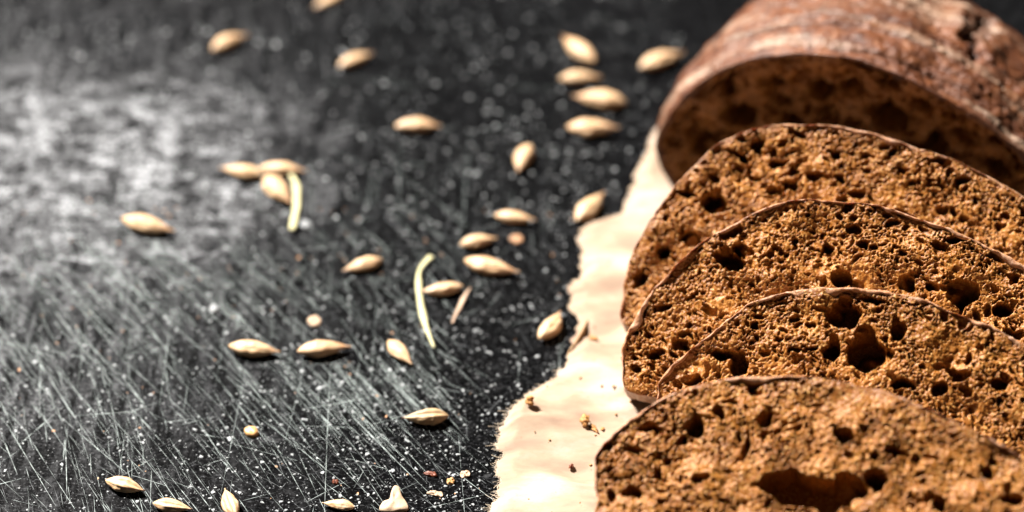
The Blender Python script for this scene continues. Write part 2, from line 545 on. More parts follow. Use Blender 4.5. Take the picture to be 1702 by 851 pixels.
def tri(x, y, ang, lam, ph):
    c = (math.cos(ang) * x + math.sin(ang) * y) / lam + ph
    return np.abs((c % 1.0) * 2 - 1)
w2 = 1.8 * wave(X, Y, 1.3, 17, 0.4) + 1.1 * wave(X, Y, 0.2, 11, 2.0)
wr = wr * 0.5 + 0.85 * tri(X + w2, Y - w2 * 0.6, 1.25, 19, 0.15) * (0.4 + 0.6 * tri(X, Y, 0.3, 37, 0.3)) + 0.5 * tri(X - w2, Y + w2, 2.2, 23, 0.6) + 0.25 * tri(X + 0.6 * w2, Y, 0.75, 8.5, 0.2)
und = np.clip((X - 26) / 10, 0, 1)                       # pressed flat below the bread
z = 0.12 + (wr - wr.min()) * 1.8 * (1 - und) + 0.25 * und
lift = np.exp(-((X - 0.8) ** 2 + (Y + 42.5) ** 2) / 6.0) * 0.9 + np.exp(-((X - 12) ** 2 + (Y - 8) ** 2) / 10) * 0.6 + np.exp(-((X - 6) ** 2 + (Y + 34.5) ** 2) / 8.0) * 0.7
edge_fall = np.clip(cols[None, :] / 2.5, 0, 1)
z = (z - 0.12) * (0.3 + 0.7 * edge_fall) + 0.12 + lift
TOP = np.stack([X - PX0, Y - PY0, z], -1).reshape(-1, 3)
BOT = TOP.copy(); BOT[:, 2] -= 0.11
gf = grid_faces(nr, nc)
N = nr * nc
rim = np.r_[np.arange(0, nc), np.arange(2 * nc - 1, N, nc), np.arange(N - 2, N - nc - 1, -1), np.arange(N - 2 * nc, 0, -nc)]
rim2 = np.roll(rim, -1)
side = np.stack([rim2, rim, rim + N, rim2 + N], -1)
mesh_obj("sheet", np.vstack([TOP, BOT]), np.vstack([gf, gf[:, ::-1] + N, side]), M_PAPER, pap)
# loose fibres along the tear
V, F = [], []
Z2 = z
for i in range(900):
    r = rng.integers(60, nr - 220)
    x0, y0, zz = exy[r], ys[r], Z2[r, 0]
    a = math.pi + rng.normal(0, 0.8); ln = 0.25 + rng.exponential(0.35); w = rng.uniform(0.02, 0.05)
    bend = rng.normal(0, 0.9)
    b = len(V)
    px, py, pz = x0 + 0.15, y0, zz
    for s in range(5):
        aa = a + bend * s / 4
        V.append((px - PX0 - w * math.sin(aa), py - PY0 + w * math.cos(aa), pz)); V.append((px - PX0 + w * math.sin(aa), py - PY0 - w * math.cos(aa), pz + 0.02))
        V.append((px - PX0, py - PY0, pz + w * 1.2))
        px += math.cos(aa) * ln / 4; py += math.sin(aa) * ln / 4; pz = max(0.03, pz + rng.normal(0.0, 0.03))
    for s in range(4):
        c = b + 3 * s
        for q in range(3):
            F.append((c + q, c + (q + 1) % 3, c + 3 + (q + 1) % 3, c + 3 + q))
fo = mesh_obj("torn_fibre", np.array(V), np.array(F), M_FIBRE, pap)
fo['kind'] = 'stuff'


def curl_strip(name, p0, p1, width, rise, mat, curl=2.2, seed=0):
    """a torn tongue of paper, standing on the line p0-p1 and rolling over."""
    n, m = 18, 9
    p0 = np.array(p0); p1 = np.array(p1)
    d = (p1 - p0); L = np.hypot(*d); d = d / L; nrm = np.array([-d[1], d[0]])
    V = []
    g = np.random.default_rng(seed)
    for i in range(n):
        t = i / (n - 1)
        wd = width * (math.sin(math.pi * (0.06 + 0.88 * t)) ** 0.8) * g.uniform(0.9, 1.1)
        base = p0 + d * L * t
        for j in range(m):
            s = j / (m - 1)
            th = curl * s
            out = wd * math.sin(th) / curl; up = wd * (1 - math.cos(th)) / curl
            V.append((base[0] + nrm[0] * out - PX0, base[1] + nrm[1] * out - PY0, rise + up))
    T = np.array(V); Bv = T.copy(); Bv[:, 2] -= 0.10
    gf = grid_faces(n, m); N = n * m
    rim = np.r_[np.arange(0, m), np.arange(2 * m - 1, N, m), np.arange(N - 2, N - m - 1, -1), np.arange(N - 2 * m, 0, -m)]
    r2 = np.roll(rim, -1)
    return mesh_obj(name, np.vstack([T, Bv]), np.vstack([gf, gf[:, ::-1] + N, np.stack([r2, rim, rim + N, r2 + N], -1)]), mat, pap)

curl_strip("curled_tear", (12.6, -18.0), (9.2, -27.0), 2.6, 0.35, M_FLAP, 2.3, 3)
curl_strip("curled_tear", (0.6, -41.0), (-0.8, -45.8), 2.0, 0.55, M_PAPER, 1.5, 4)


# ------------------------------------------------------------------ bread
def star_radius(outline, c):
    d = outline - c
    th = np.arctan2(d[:, 1], d[:, 0]); r = np.hypot(d[:, 0], d[:, 1])
    o = np.argsort(th)
    th, r = th[o], r[o]
    return np.r_[th - 2 * math.pi, th, th + 2 * math.pi], np.r_[r, r, r]


def crumb_field(outline, step, pores, seed, fine=1.0, maxdepth=8.0):
    lo_, hi_ = outline.min(0) - 0.5, outline.max(0) + 0.5
    gx = np.arange(lo_[0], hi_[0], step); gy = np.arange(lo_[1], hi_[1], step)
    ny_, nx_ = len(gy), len(gx)
    GX, GY = np.meshgrid(gx, gy)
    c = np.array([(lo_[0] + hi_[0]) / 2, (lo_[1] + hi_[1]) * 0.45])
    th, rr = star_radius(outline, c)
    ang = np.arctan2(GY - c[1], GX - c[0]); rad = np.hypot(GX - c[0], GY - c[1])
    R = np.interp(ang, th, rr)
    frac = rad / R
    edge = (R - rad) * 0.85
    sh = (ny_, nx_)
    w1x, w1y = fnoise(sh, step, 2.6, seed + 1), fnoise(sh, step, 2.6, seed + 2)
    w2x, w2y = fnoise(sh, step, 0.9, seed + 3), fnoise(sh, step, 0.9, seed + 4)
    WX = GX + 0.20 * w1x + 0.06 * w2x
    WY = GY + 0.20 * w1y + 0.07 * w2y
    D = np.zeros(sh)
    g = np.random.default_rng(seed)
    area = (hi_[0] - lo_[0]) * (hi_[1] - lo_[1])
    lst = []
    def dens(x, y): return 1.0
    cov = ((0.12, 0.22), (0.18, 0.20), (0.27, 0.12), (0.40, 0.085), (0.62, 0.055), (0.95, 0.025)) if fine > 0.9 else ((0.12, 0.24), (0.18, 0.16), (0.27, 0.08), (0.40, 0.04), (0.62, 0.02))
    for (r0, cover) in cov:
        n = int(cover * area / (math.pi * r0 * r0) * max(fine, 1.0))
        for _ in range(n):
            x, y = g.uniform(lo_[0], hi_[0]), g.uniform(lo_[1], hi_[1])
            r = r0 * g.uniform(0.75, 1.3)
            e = g.uniform(1.0, 1.9)
            lst.append((x, y, r * math.sqrt(e), r / math.sqrt(e), None, r * (g.uniform(1.0, 2.0) if r0 < 0.2 else g.uniform(1.8, 3.4)), 4.5))
    for (x, y, rx, ry) in pores:
        lst.append((x, y, rx, ry, g.normal(0, 0.15), min(maxdepth, 3.4 * math.sqrt(rx * ry) + 0.8), 6.0))
    for (x, y, a, b, rot, dep, pw) in lst:
        m = max(a, b) + 0.7
        i0, i1 = int((y - m - lo_[1]) / step), int((y + m - lo_[1]) / step) + 1
        j0, j1 = int((x - m - lo_[0]) / step), int((x + m - lo_[0]) / step) + 1
        i0, j0 = max(i0, 0), max(j0, 0)
        if i0 >= ny_ or j0 >= nx_ or i1 <= 0 or j1 <= 0: continue
        if rot is None:                                  # gas cells stretch along the crust
            rot = math.atan2((y - c[1]) * 3.2, (x - c[0])) + math.pi / 2 + g.normal(0, 0.7)
        ca, sa = math.cos(rot), math.sin(rot)
        dx = WX[i0:i1, j0:j1] - x; dy = WY[i0:i1, j0:j1] - y
        u = (dx * ca + dy * sa) / a; w = (-dx * sa + dy * ca) / b
        q = u * u + w * w
        prof = np.where(q < 1, dep * np.maximum(1 - q ** (pw / 2), 0) ** 0.5, 0)
        D[i0:i1, j0:j1] = np.maximum(D[i0:i1, j0:j1], prof)
    H = -D * np.clip(0.95 + 0.45 * fnoise(sh, step, 5, seed + 9), 0.2, 1.5)
    H += 0.30 * fnoise(sh, step, 9, seed + 5) + 0.10 * fnoise(sh, step, 3.0, seed + 6)
    rough = (0.040 * fnoise(sh, step, 0.9, seed + 7) + 0.026 * fnoise(sh, step, 0.36, seed + 8) + 0.03 * fnoise(sh, step, 1.7, seed + 12)) * np.clip(1 - D, 0.15, 1)
    H += rough
    H = np.clip(H, -maxdepth - 0.5, 1.2)
    # settle into the crust at the rim
    k = np.clip(edge / 1.2, 0, 1)
    H = H * (0.25 + 0.75 * k) - 0.05 * (1 - k)
    return GX, GY, H, frac, edge


def crumb_mesh(name, outline, step, pores, seed, zf, zb, parent, fine=1.0, maxdepth=8.0, mat=None, tf=None, sink=0.0, shrink=0.975):
    GX, GY, H, frac, edge = crumb_field(outline, step, pores, seed, fine, maxdepth)
    if sink: H = H - sink * np.clip(edge / 11.0, 0, 1)
    keep = frac < 0.997
    ny_, nx_ = GX.shape
    q = grid_faces(ny_, nx_)
    ok = keep.ravel()[q].all(1)
    q = q[ok]
    used = np.zeros(ny_ * nx_, bool); used[q.ravel()] = True
    idx = np.cumsum(used) - 1
    V = np.stack([GX, GY, zf + H], -1).reshape(-1, 3)[used]
    q = idx[q]
    # flat back and a plain wall close the block of crumb
    ins = outline[::6]
    c = ins.mean(0)
    ins = c + (ins - c) * shrink
    n = len(ins)
    back = np.c_[ins, np.full(n, zb)]
    wall = np.c_[ins, np.full(n, zf - 1.0)]
    b0 = len(V)
    V = np.vstack([V, back, wall, [[c[0], c[1], zb]]])
    i = np.arange(n); j = (i + 1) % n
    wallq = np.stack([b0 + i, b0 + j, b0 + n + j, b0 + n + i], -1)
    tri = np.stack([b0 + j, b0 + i, np.full(n, b0 + 2 * n), np.full(n, b0 + 2 * n)], -1)
    if tf is not None: V = tf(V)
    me_f = np.vstack([q, wallq])
    tl = [list(x) for x in tri[:, :3]]
    me = bpy.data.meshes.new(name)
    nq, ntr = len(me_f), len(tl)
    me.vertices.add(len(V)); me.vertices.foreach_set("co", (V * MM).astype(np.float32).ravel())
    me.loops.add(nq * 4 + ntr * 3)
    me.loops.foreach_set("vertex_index", np.r_[me_f.ravel(), tri[:, :3].ravel()].astype(np.int32))
    me.polygons.add(nq + ntr)
    me.polygons.foreach_set("loop_start", np.r_[np.arange(nq) * 4, nq * 4 + np.arange(ntr) * 3].astype(np.int32))
    me.polygons.foreach_set("loop_total", np.r_[np.full(nq, 4), np.full(ntr, 3)].astype(np.int32))
    me.update(calc_edges=True)
    me.polygons.foreach_set("use_smooth", np.ones(nq + ntr, bool))
    ad = np.full(len(V), 3.0, np.float32); ad[:b0] = edge.ravel()[used]
    me.attributes.new('crust_distance', 'FLOAT', 'POINT').data.foreach_set('value', ad)
    me.materials.append(mat or M_CRUMB)
    o = bpy.data.objects.new(name, me); COL.objects.link(o); o.parent = parent
    return o


def crust_ring(name, outline, zf, zb, lip, seed, mat, parent):
    """closed band of crust: rolls from inside the cut face over the rim down to the back."""
    n = len(outline)
    d = np.roll(outline, -1, 0) - np.roll(outline, 1, 0)
    d /= np.hypot(d[:, 0], d[:, 1])[:, None]
    nin = np.stack([-d[:, 1], d[:, 0]], -1)
    c = outline.mean(0)
    if ((c - outline) * nin).sum(1).mean() < 0: nin = -nin
    lw = lip * np.clip(1 + 0.45 * noise1(n, 40, seed) + 0.45 * noise1(n, 9, seed + 1), 0.3, 3.0)
    hz = 0.05 + 0.13 * noise1(n, 22, seed + 2) + 0.07 * noise1(n, 5, seed + 3)
    rows = [(1.00, -0.8), (0.9, -0.22), (0.55, 0.02), (0.22, 0.03), (0.04, -0.14)]
    rings = []
    for k, (ins, dz) in enumerate(rows):
        jit = 0.09 * noise1(n, 4, seed + 10 + k)
        p = outline + nin * (lw * ins)[:, None]
        rings.append(np.c_[p, zf + dz + hz * min(1, 1.2 - ins * 0.5) + jit])
    T = zf - zb
    m = 22
    side_n = fnoise((m, n), 0.35, 3.0, seed + 30) * 0.16 + fnoise((m, n), 0.35, 1.0, seed + 31) * 0.07
    for k in range(1, m):
        t = k / (m - 1)
        p = outline - nin * (side_n[k] * min(1, 4 * t) + 0.25 * math.sin(math.pi * t))[:, None]
        rings.append(np.c_[p, np.full(n, zf - 0.15 - (T - 0.15) * t) + hz * (1 - t)])
    rings.append(np.c_[outline + nin * 1.0, np.full(n, zb + 0.0)])
    V = np.vstack(rings)
    return mesh_obj(name, V, grid_faces(len(rings), n, closed_c=True)[:, ::-1], mat, parent)


PSI, TILT = math.radians(14), math.radians(42)
hv = Vector((math.cos(PSI), -math.sin(PSI), 0)); bkv = Vector((math.sin(PSI), math.cos(PSI), 0))
def slice_rot(t):
    uv = math.cos(t) * bkv + math.sin(t) * Vector((0, 0, 1)); nv = -math.sin(t) * bkv + math.cos(t) * Vector((0, 0, 1))
    return Matrix((hv, uv, nv)).transposed().to_euler()

SL = [
 dict(o=(54.06, -31.19), t=10.5, seed=100,
  out=[(-36.0, 1.5), (-36.3, 4.6), (-36.2, 10.7), (-34.6, 16.1), (-31.8, 23.1), (-28.6, 28.2), (-24.4, 33.0), (-19.8, 35.7), (-15.1, 37.2), (-9.3, 38.1), (-3.4, 38.2), (1.6, 37.7), (7.6, 36.6), (14.6, 35.1), (19.7, 33.3), (25.0, 31.1), (32, 27), (38, 21), (41.5, 13), (41.5, 5), (39, 0.8), (30, 0), (0, 0), (-30, 0), (-34.4, 0.3)],
  pores=[(-24.2, 22.7, 2.24, 1.99), (-30.8, 13.5, 1.37, 1.09), (-34.1, 8.3, 1.1, 1.28), (-28.8, 23.6, 1.96, 0.7), (-24.9, 27.0, 1.17, 0.7), (-15.0, 30.7, 1.65, 0.8), (-5.6, 33.4, 0.96, 0.6), (7.5, 24.5, 3.31, 1.08), (15.1, 32.1, 1.04, 0.69), (-4.5, 29.7, 1.06, 0.79), (-27.1, 16.2, 1.66, 1.29), (-17.6, 27.8, 0.68, 0.7), (-11.9, 36.0, 1.16, 0.6), (-21.6, 31.1, 1.95, 0.5), (-0.8, 34.1, 0.86, 0.5), (10.8, 35.0, 1.42, 0.59), (-12, 27.5, 1.2, 0.9), (-8.5, 29.5, 1.5, 0.8), (-1.5, 27.5, 1.3, 0.9)],
  label="farthest rye bread slice, leaning directly against the cut loaf"),
 dict(o=(50.26, -46.42), t=10.0, seed=200,
  out=[(-32.2, 1.0), (-32.7, 3.4), (-33.3, 7.7), (-32.0, 13.3), (-29.1, 18.9), (-25.1, 24.4), (-20.9, 28.3), (-16.6, 31.4), (-13.1, 33.7), (-8.6, 35.2), (-2.9, 35.6), (3.8, 35.5), (10.5, 34.3), (16.4, 33.0), (21.2, 31.5), (26.3, 29.7), (33, 26), (39, 20), (42, 12), (41.5, 4.5), (39, 0.8), (30, 0), (0, 0), (-26, 0), (-30.8, 0.2)],
  pores=[(17.7, 24.0, 2.63, 2.16), (8.8, 24.1, 1.46, 1.42), (-1.0, 23.5, 1.85, 1.23), (1.5, 22.6, 1.2, 1.23), (-19.2, 23.4, 2.9, 1.2), (-17.2, 25.2, 1.6, 1.0), (-9.3, 28.1, 0.56, 0.57), (1.6, 29.1, 0.92, 0.67), (13.0, 30.5, 0.82, 0.57), (-24.5, 9.1, 1.32, 0.76), (-27.8, 14.4, 1.04, 0.67), (-28.4, 6.5, 0.94, 0.66), (13.0, 24.2, 1.0, 0.94), (24.4, 22.2, 1.62, 1.12), (5.5, 33.3, 1.2, 0.57), (15.5, 32.4, 2.1, 0.66), (-3.6, 22.1, 0.74, 0.66), (-23.5, 12.2, 0.75, 0.57), (20.5, 20.6, 0.81, 0.75), (-14.2, 14.1, 0.56, 0.47), (26.8, 18.7, 1.35, 0.84)],
  label="second rye bread slice from the loaf, with a torn hole near its upper left rim"),
 dict(o=(46.65, -60.92), t=11.0, seed=300,
  out=[(-25.0, 1.2), (-25.8, 4.5), (-25.4, 9.9), (-25.0, 12.8), (-22.8, 16.5), (-18.9, 20.9), (-15.0, 25.3), (-13.4, 26.9), (-9.1, 29.0), (-2.0, 30.9), (3.4, 31.5), (10.7, 31.4), (18.2, 29.7), (22.8, 28.6), (27.7, 26.9), (34, 23.5), (39.5, 18), (42, 11), (41.5, 4), (39, 0.8), (30, 0), (0, 0), (-19, 0), (-23.4, 0.2)],
  pores=[(0.5, 26.8, 2.76, 1.92), (4.9, 21.9, 2.75, 3.0), (4.2, 24.5, 1.6, 1.5), (-0.1, 21.5, 1.2, 2.28), (9.2, 26.1, 1.5, 1.36), (-13.8, 16.8, 1.53, 1.55), (-20.5, 13.6, 1.63, 0.91), (-22.6, 12.6, 0.82, 0.64), (-15.7, 18.4, 2.4, 0.9), (4.5, 30.0, 1.78, 0.64), (0.8, 29.4, 0.8, 0.41), (10.9, 18.2, 1.76, 0.81), (-12.4, 23.3, 0.63, 0.64), (-6.8, 25.1, 0.63, 0.46), (-5.9, 20.6, 1.08, 0.46), (18.2, 28.6, 0.61, 0.45), (-3.2, 21.2, 1.25, 0.46), (8.0, 22.4, 0.44, 1.18), (24.9, 20.5, 1.3, 0.63), (15.7, 21.8, 0.88, 0.63), (20.0, 23.4, 0.7, 1.17)],
  label="third rye bread slice from the loaf, with a big round hole above a ragged cavity"),
 dict(o=(40.53, -85.46), t=10.5, seed=400, fine=0.7, tilt=32,
  out=[(-28.8, 1.0), (-29.9, 9.7), (-30.8, 14.2), (-30.4, 17.0), (-28.4, 20.6), (-25.4, 23.9), (-20.7, 27.8), (-14.9, 30.5), (-8.1, 32.3), (-1.1, 33.0), (6.0, 32.8), (13.2, 31.5), (20.4, 29.5), (24.9, 28.0), (29.7, 25.8), (35, 19.3), (39.5, 14.5), (41.8, 8.8), (41.2, 3.2), (38.5, 0.5), (30, 0), (0, 0), (-22, 0), (-27, 0.1)],
  pores=[(-1.0, 16.0, 6.35, 2.6), (3.2, 15.6, 3.2, 2.6), (6.0, 17.2, 2.4, 2.5), (9.6, 19.4, 1.8, 1.7), (-17.6, 22.8, 1.21, 1.99), (-14.4, 25.3, 0.95, 1.09), (-7.7, 25.9, 1.38, 1.36), (-19.1, 20.5, 0.61, 0.99), (-24.0, 21.4, 1.83, 0.72), (-25.8, 17.6, 2.0, 0.63), (-9.8, 20.8, 0.6, 2.06), (-15.3, 15.4, 1.46, 0.89), (-24.8, 11.3, 1.64, 1.06), (3.7, 25.0, 1.7, 0.81), (-27.8, 10.5, 0.78, 0.71), (-20.6, 17.3, 0.61, 0.63), (11.7, 23.9, 1.43, 0.71), (-13.0, 27.2, 1.04, 0.54), (-10.5, 30.7, 1.3, 0.41), (16.5, 23.8, 0.84, 0.53), (18.7, 17.4, 1.0, 1.31), (8.9, 22.9, 0.68, 0.71), (24.8, 23.0, 1.25, 0.7), (28.6, 20.0, 1.65, 0.96)],
  label="nearest rye bread slice, lowest in the photo, with a wide dark cavity at its middle"),
]
for s in SL:
    root = empty("bread_slice", (s['o'][0], s['o'][1], 0.45), slice_rot(math.radians(s.get('tilt', 42))))
    tag(root, s['label'], "bread slice", "rye bread slices leaning in a row against the loaf")
    ol = spline(s['out'], 640)
    oc = ol.mean(0)
    ol = oc + (ol - oc) * (1 + 0.004 * noise1(640, 26, s['seed'] + 90) + 0.0018 * noise1(640, 8, s['seed'] + 91))[:, None]
    crumb_mesh("crumb", ol, 0.107, s['pores'], s['seed'], s['t'], 0.15, root, fine=s.get('fine', 1.0))
    crust_ring("crust", ol, s['t'], 0.0, 0.44, s['seed'] + 50, M_CRUST, root)

# the loaf the slices were cut from
LPSI = math.radians(20)
loaf = empty("bread_loaf", (29.72, 18.79, 0.4), (0, 0, -LPSI))
tag(loaf, "cut end of a dark rye loaf with floured crust behind the slices", "bread loaf")
lout = [(1.2, 0.2), (-1.6, 2.0), (-3.7, 6.5), (-4.1, 10.4), (-2.1, 16.1), (2.0, 22.9), (7.2, 28.1), (12.4, 31.5), (20.7, 34.3), (27.9, 35.3), (33.2, 34.9), (40.6, 32.9),
        (49.1, 30.0), (55.7, 26.0), (60.5, 22.6), (66, 17), (69.5, 11), (69.5, 5.5), (67, 1.2), (60, 0), (33, 0), (8, 0)]
LO = spline(lout, 700)                                   # (u, z) in the cut plane
def to_loaf(V):                                          # cut-face frame (u, z, outwards) -> loaf frame (x, y along, z up)
    return np.stack([V[:, 0], -V[:, 2], V[:, 1]], -1)
crumb_mesh("crumb", LO, 0.26, [(24, 25, 2.5, 2.6), (29.5, 27.5, 2.2, 2.0), (36, 22, 3.6, 3.2), (43, 17, 4.4, 3.4), (30, 19, 1.5, 1.5), (10, 16, 3.4, 2.8), (15, 25, 2.4, 1.6), (50, 21, 3.0, 2.2), (56, 16, 2.6, 2), (4, 9, 2.6, 2.4), (20, 16, 3, 1.6), (42, 27, 2, 1.6), (17, 20.5, 1.8, 1.2), (48, 26, 2, 1.2), (36, 30, 2.4, 1.1), (8, 22, 1.6, 1.2)],
           500, 0.0, -20.0, loaf, 1.7, 8.0, tf=to_loaf, sink=5.0, shrink=0.9)
n = len(LO); m = 200
L, T0 = 50.0, 12.0
tt = np.r_[np.linspace(0, 1, m) ** 1.0] * L
cu = 34.0
rad = np.where(tt > T0, np.maximum(1 - np.clip((tt - T0) / (L - T0), 0, 1) ** 2.6, 0) ** 0.5, 1.0)
swell = 1 + 0.03 * np.sin(np.clip(tt / T0, 0, 1.6) * 1.9)
nse = fnoise((m, n), 0.28, 9, 77) * 0.28 + fnoise((m, n), 0.28, 2.2, 78) * 0.10 + fnoise((m, n), 0.28, 0.9, 79) * 0.05
ringp = np.zeros((m, n))
gx_ = np.arange(n) / n
for (tc, amp, wd, sd) in [(3.4, -0.55, 0.45, 1), (6.3, -0.4, 0.5, 2), (8.2, -0.6, 0.5, 3), (11.5, -0.4, 0.6, 4), (14.0, -0.5, 0.5, 5), (18.5, -0.4, 0.7, 6)]:
    path = tc + 0.8 * noise1(n, 140, 600 + sd)
    a_ = amp * np.clip(0.5 + 0.6 * noise1(n, 90, 620 + sd), 0, 1.4)
    ringp += a_[None, :] * np.exp(-((tt[:, None] - path[None, :]) / wd) ** 2)
d = np.roll(LO, -1, 0) - np.roll(LO, 1, 0); d /= np.hypot(d[:, 0], d[:, 1])[:, None]
nout = np.stack([d[:, 1], -d[:, 0]], -1)
if ((LO - LO.mean(0)) * nout).sum(1).mean() < 0: nout = -nout
uu = LO[:, 0][None, :]; zz = LO[:, 1][None, :]
topm = (zz > 14)
# slash torn open along the far right shoulder, with side cracks
gz1 = fnoise((m, n), 0.28, 4, 81); gz2 = fnoise((m, n), 0.28, 3, 82)
def gouge(u0, t0, u1, t1, w, dep):
    px, py = np.broadcast_to(uu, (m, n)), np.broadcast_to(tt[:, None], (m, n))
    vx, vy = u1 - u0, t1 - t0
    q = np.clip(((px - u0) * vx + (py - t0) * vy) / (vx * vx + vy * vy), 0, 1)
    dist = np.hypot(px - u0 - q * vx + 1.1 * gz1, py - t0 - q * vy + 0.7 * gz2)
    return -dep * np.exp(-(dist / w) ** 2) * topm * (1 + 0.4 * nse)
disp = nse + ringp + gouge(46.5, 14.5, 49.5, 34, 1.3, 2.4) + gouge(39, 17.5, 45, 17.5, 0.6, 1.3) + gouge(50, 17, 56, 13, 0.6, 1.0) + gouge(40, 11.5, 52, 9.5, 0.45, 0.9) \
    + 0.8 * np.exp(-((np.broadcast_to(uu, (m, n)) - 44.0) / 1.6) ** 2 - ((tt[:, None] - 24) / 8) ** 2) * topm
disp[:, LO[:, 1] < 0.5] *= 0.2
disp = disp * np.clip(0.25 + tt[:, None] / 1.5, 0, 1)
s_ = (rad * swell)[:, None]
PXu = cu + (LO[:, 0][None, :] - cu) * s_ + nout[:, 0][None, :] * disp
PZu = LO[:, 1][None, :] * s_ + nout[:, 1][None, :] * disp
PZu = PZu + (1 - rad[:, None]) * 9.0
PZu = np.maximum(PZu, 0.0)
PYu = np.repeat(tt[:, None], n, 1) + 0.12 * noise1(n, 18, 640)[None, :] * (tt[:, None] < 1)
V = [np.stack([PXu, PYu, PZu], -1).reshape(-1, 3)]
# lip that folds into the cut face
lw = 0.9 * np.clip(1 + 0.35 * noise1(n, 40, 650) + 0.3 * noise1(n, 10, 651), 0.4, 2)
front = []
for (ins, yy) in [(1.0, 1.2), (0.9, 0.15), (0.5, -0.12), (0.12, -0.05)]:
    p = LO - nout * (lw * ins)[:, None]
    front.append(np.stack([p[:, 0], yy + 0.08 * noise1(n, 6, 660 + int(ins * 10)), p[:, 1]], -1))
V = np.vstack(front + V)
mm_ = m + 4
faces = grid_faces(mm_, n, closed_c=True)
cap_c = len(V)
mesh_obj("crust", V, faces, M_LOAF, loaf)


# ------------------------------------------------------------------ barley grains
def make_grain(x, y, yaw, L, crease, seed, mat, label, tip_dark=False, roll=0.0):
    g = np.random.default_rng(seed)
    root = empty("barley_grain", (x, y, 0.0), (0, 0, math.radians(yaw)))
    tag(root, label, "grain", "barley grains scattered over the black board")
    n, k = 42, 40
    W = L * g.uniform(0.345, 0.415); Hh = W * g.uniform(0.78, 0.86)
    t = np.linspace(0, 1, n)
    peak = g.uniform(0.38, 0.46)
    # blunt end at t=0, tapering neck at t=1
    a = np.where(t < peak, np.sin(0.5 * math.pi * np.clip(t / peak, 0, 1)) ** 0.72, np.cos(0.5 * math.pi * (t - peak) / (1 - peak)) ** 0.95)
    neck = 0.13 * np.clip((t - 0.72) / 0.28, 0, 1) * (1 - np.clip((t - 0.965) / 0.035, 0, 1) ** 2)
    r = np.maximum(a, neck) + 0.0
    r[0] = 0.05; r[-1] = 0.05
    th = np.linspace(0, 2 * math.pi, k, endpoint=False)
    T, TH = np.meshgrid(t, th, indexing='ij')
    # husk nerves: fine longitudinal ridges, stronger towards the neck
    ridge = 0.11 * (np.abs(np.cos(TH * 2.5 + 0.5 * np.sin(T * 3 + seed) + seed)) - 0.6) * np.sin(math.pi * T) ** 0.5 + 0.03 * fnoise((n, k), 1.0, 7, seed + 5) * np.sin(math.pi * T) + 0.02 * np.cos(TH * 11 + seed)
    wr = 0.035 * np.sin(T * 19 + 3 * np.sin(TH * 2 + seed) + seed) * np.sin(TH + seed)
    R = r[:, None] * (1 + ridge + wr)
    if crease:                                            # ventral furrow facing up
        dth = np.angle(np.exp(1j * (TH - math.pi / 2)))
        R = R * (1 - 0.30 * np.exp(-(dth / 0.20) ** 2) * np.sin(math.pi * np.clip(T, 0, 1)) ** 0.6 + 0.07 * np.exp(-((np.abs(dth) - 0.48) / 0.2) ** 2))
    bow = 0.035 * L * np.sin(math.pi * T) * g.normal(0, 0.8)
    X = (T - 0.5) * L
    Yc = R * np.cos(TH + roll) * W / 2 + bow
    Zc = R * np.sin(TH + roll) * Hh / 2
    Zc = np.where(Zc < 0, Zc * 0.85, Zc)
    z0 = -Zc.min()
    V = np.stack([X, Yc, Zc + z0 + 0.02], -1).reshape(-1, 3)
    F = [list(q) for q in grid_faces(n, k, closed_c=True)]
    F.append(list(range(k))[::-1]); F.append(list(range((n - 1) * k, n * k)))
    mesh_obj("husk", V, F, mat, root)
    # stub of the broken awn at the neck
    m_ = 7
    sv, sf = [], []
    for i in range(4):
        s = i / 3
        for j in range(m_):
            q = 2 * math.pi * j / m_
            rr = W * 0.065 * (1 - 0.45 * s) * g.uniform(0.8, 1.2)
            sv.append((L * 0.495 + s * L * g.uniform(0.045, 0.06) - 0.05, float(bow[-1, 0]) + rr * math.cos(q), z0 + 0.02 + rr * math.sin(q) * 0.9))
    sf = [list(q) for q in grid_faces(4, m_, closed_c=True)] + [list(range(m_))[::-1], list(range(3 * m_, 4 * m_))]
    mesh_obj("awn_stub", np.array(sv), sf, M_TIP if tip_dark else mat, root)
    return root

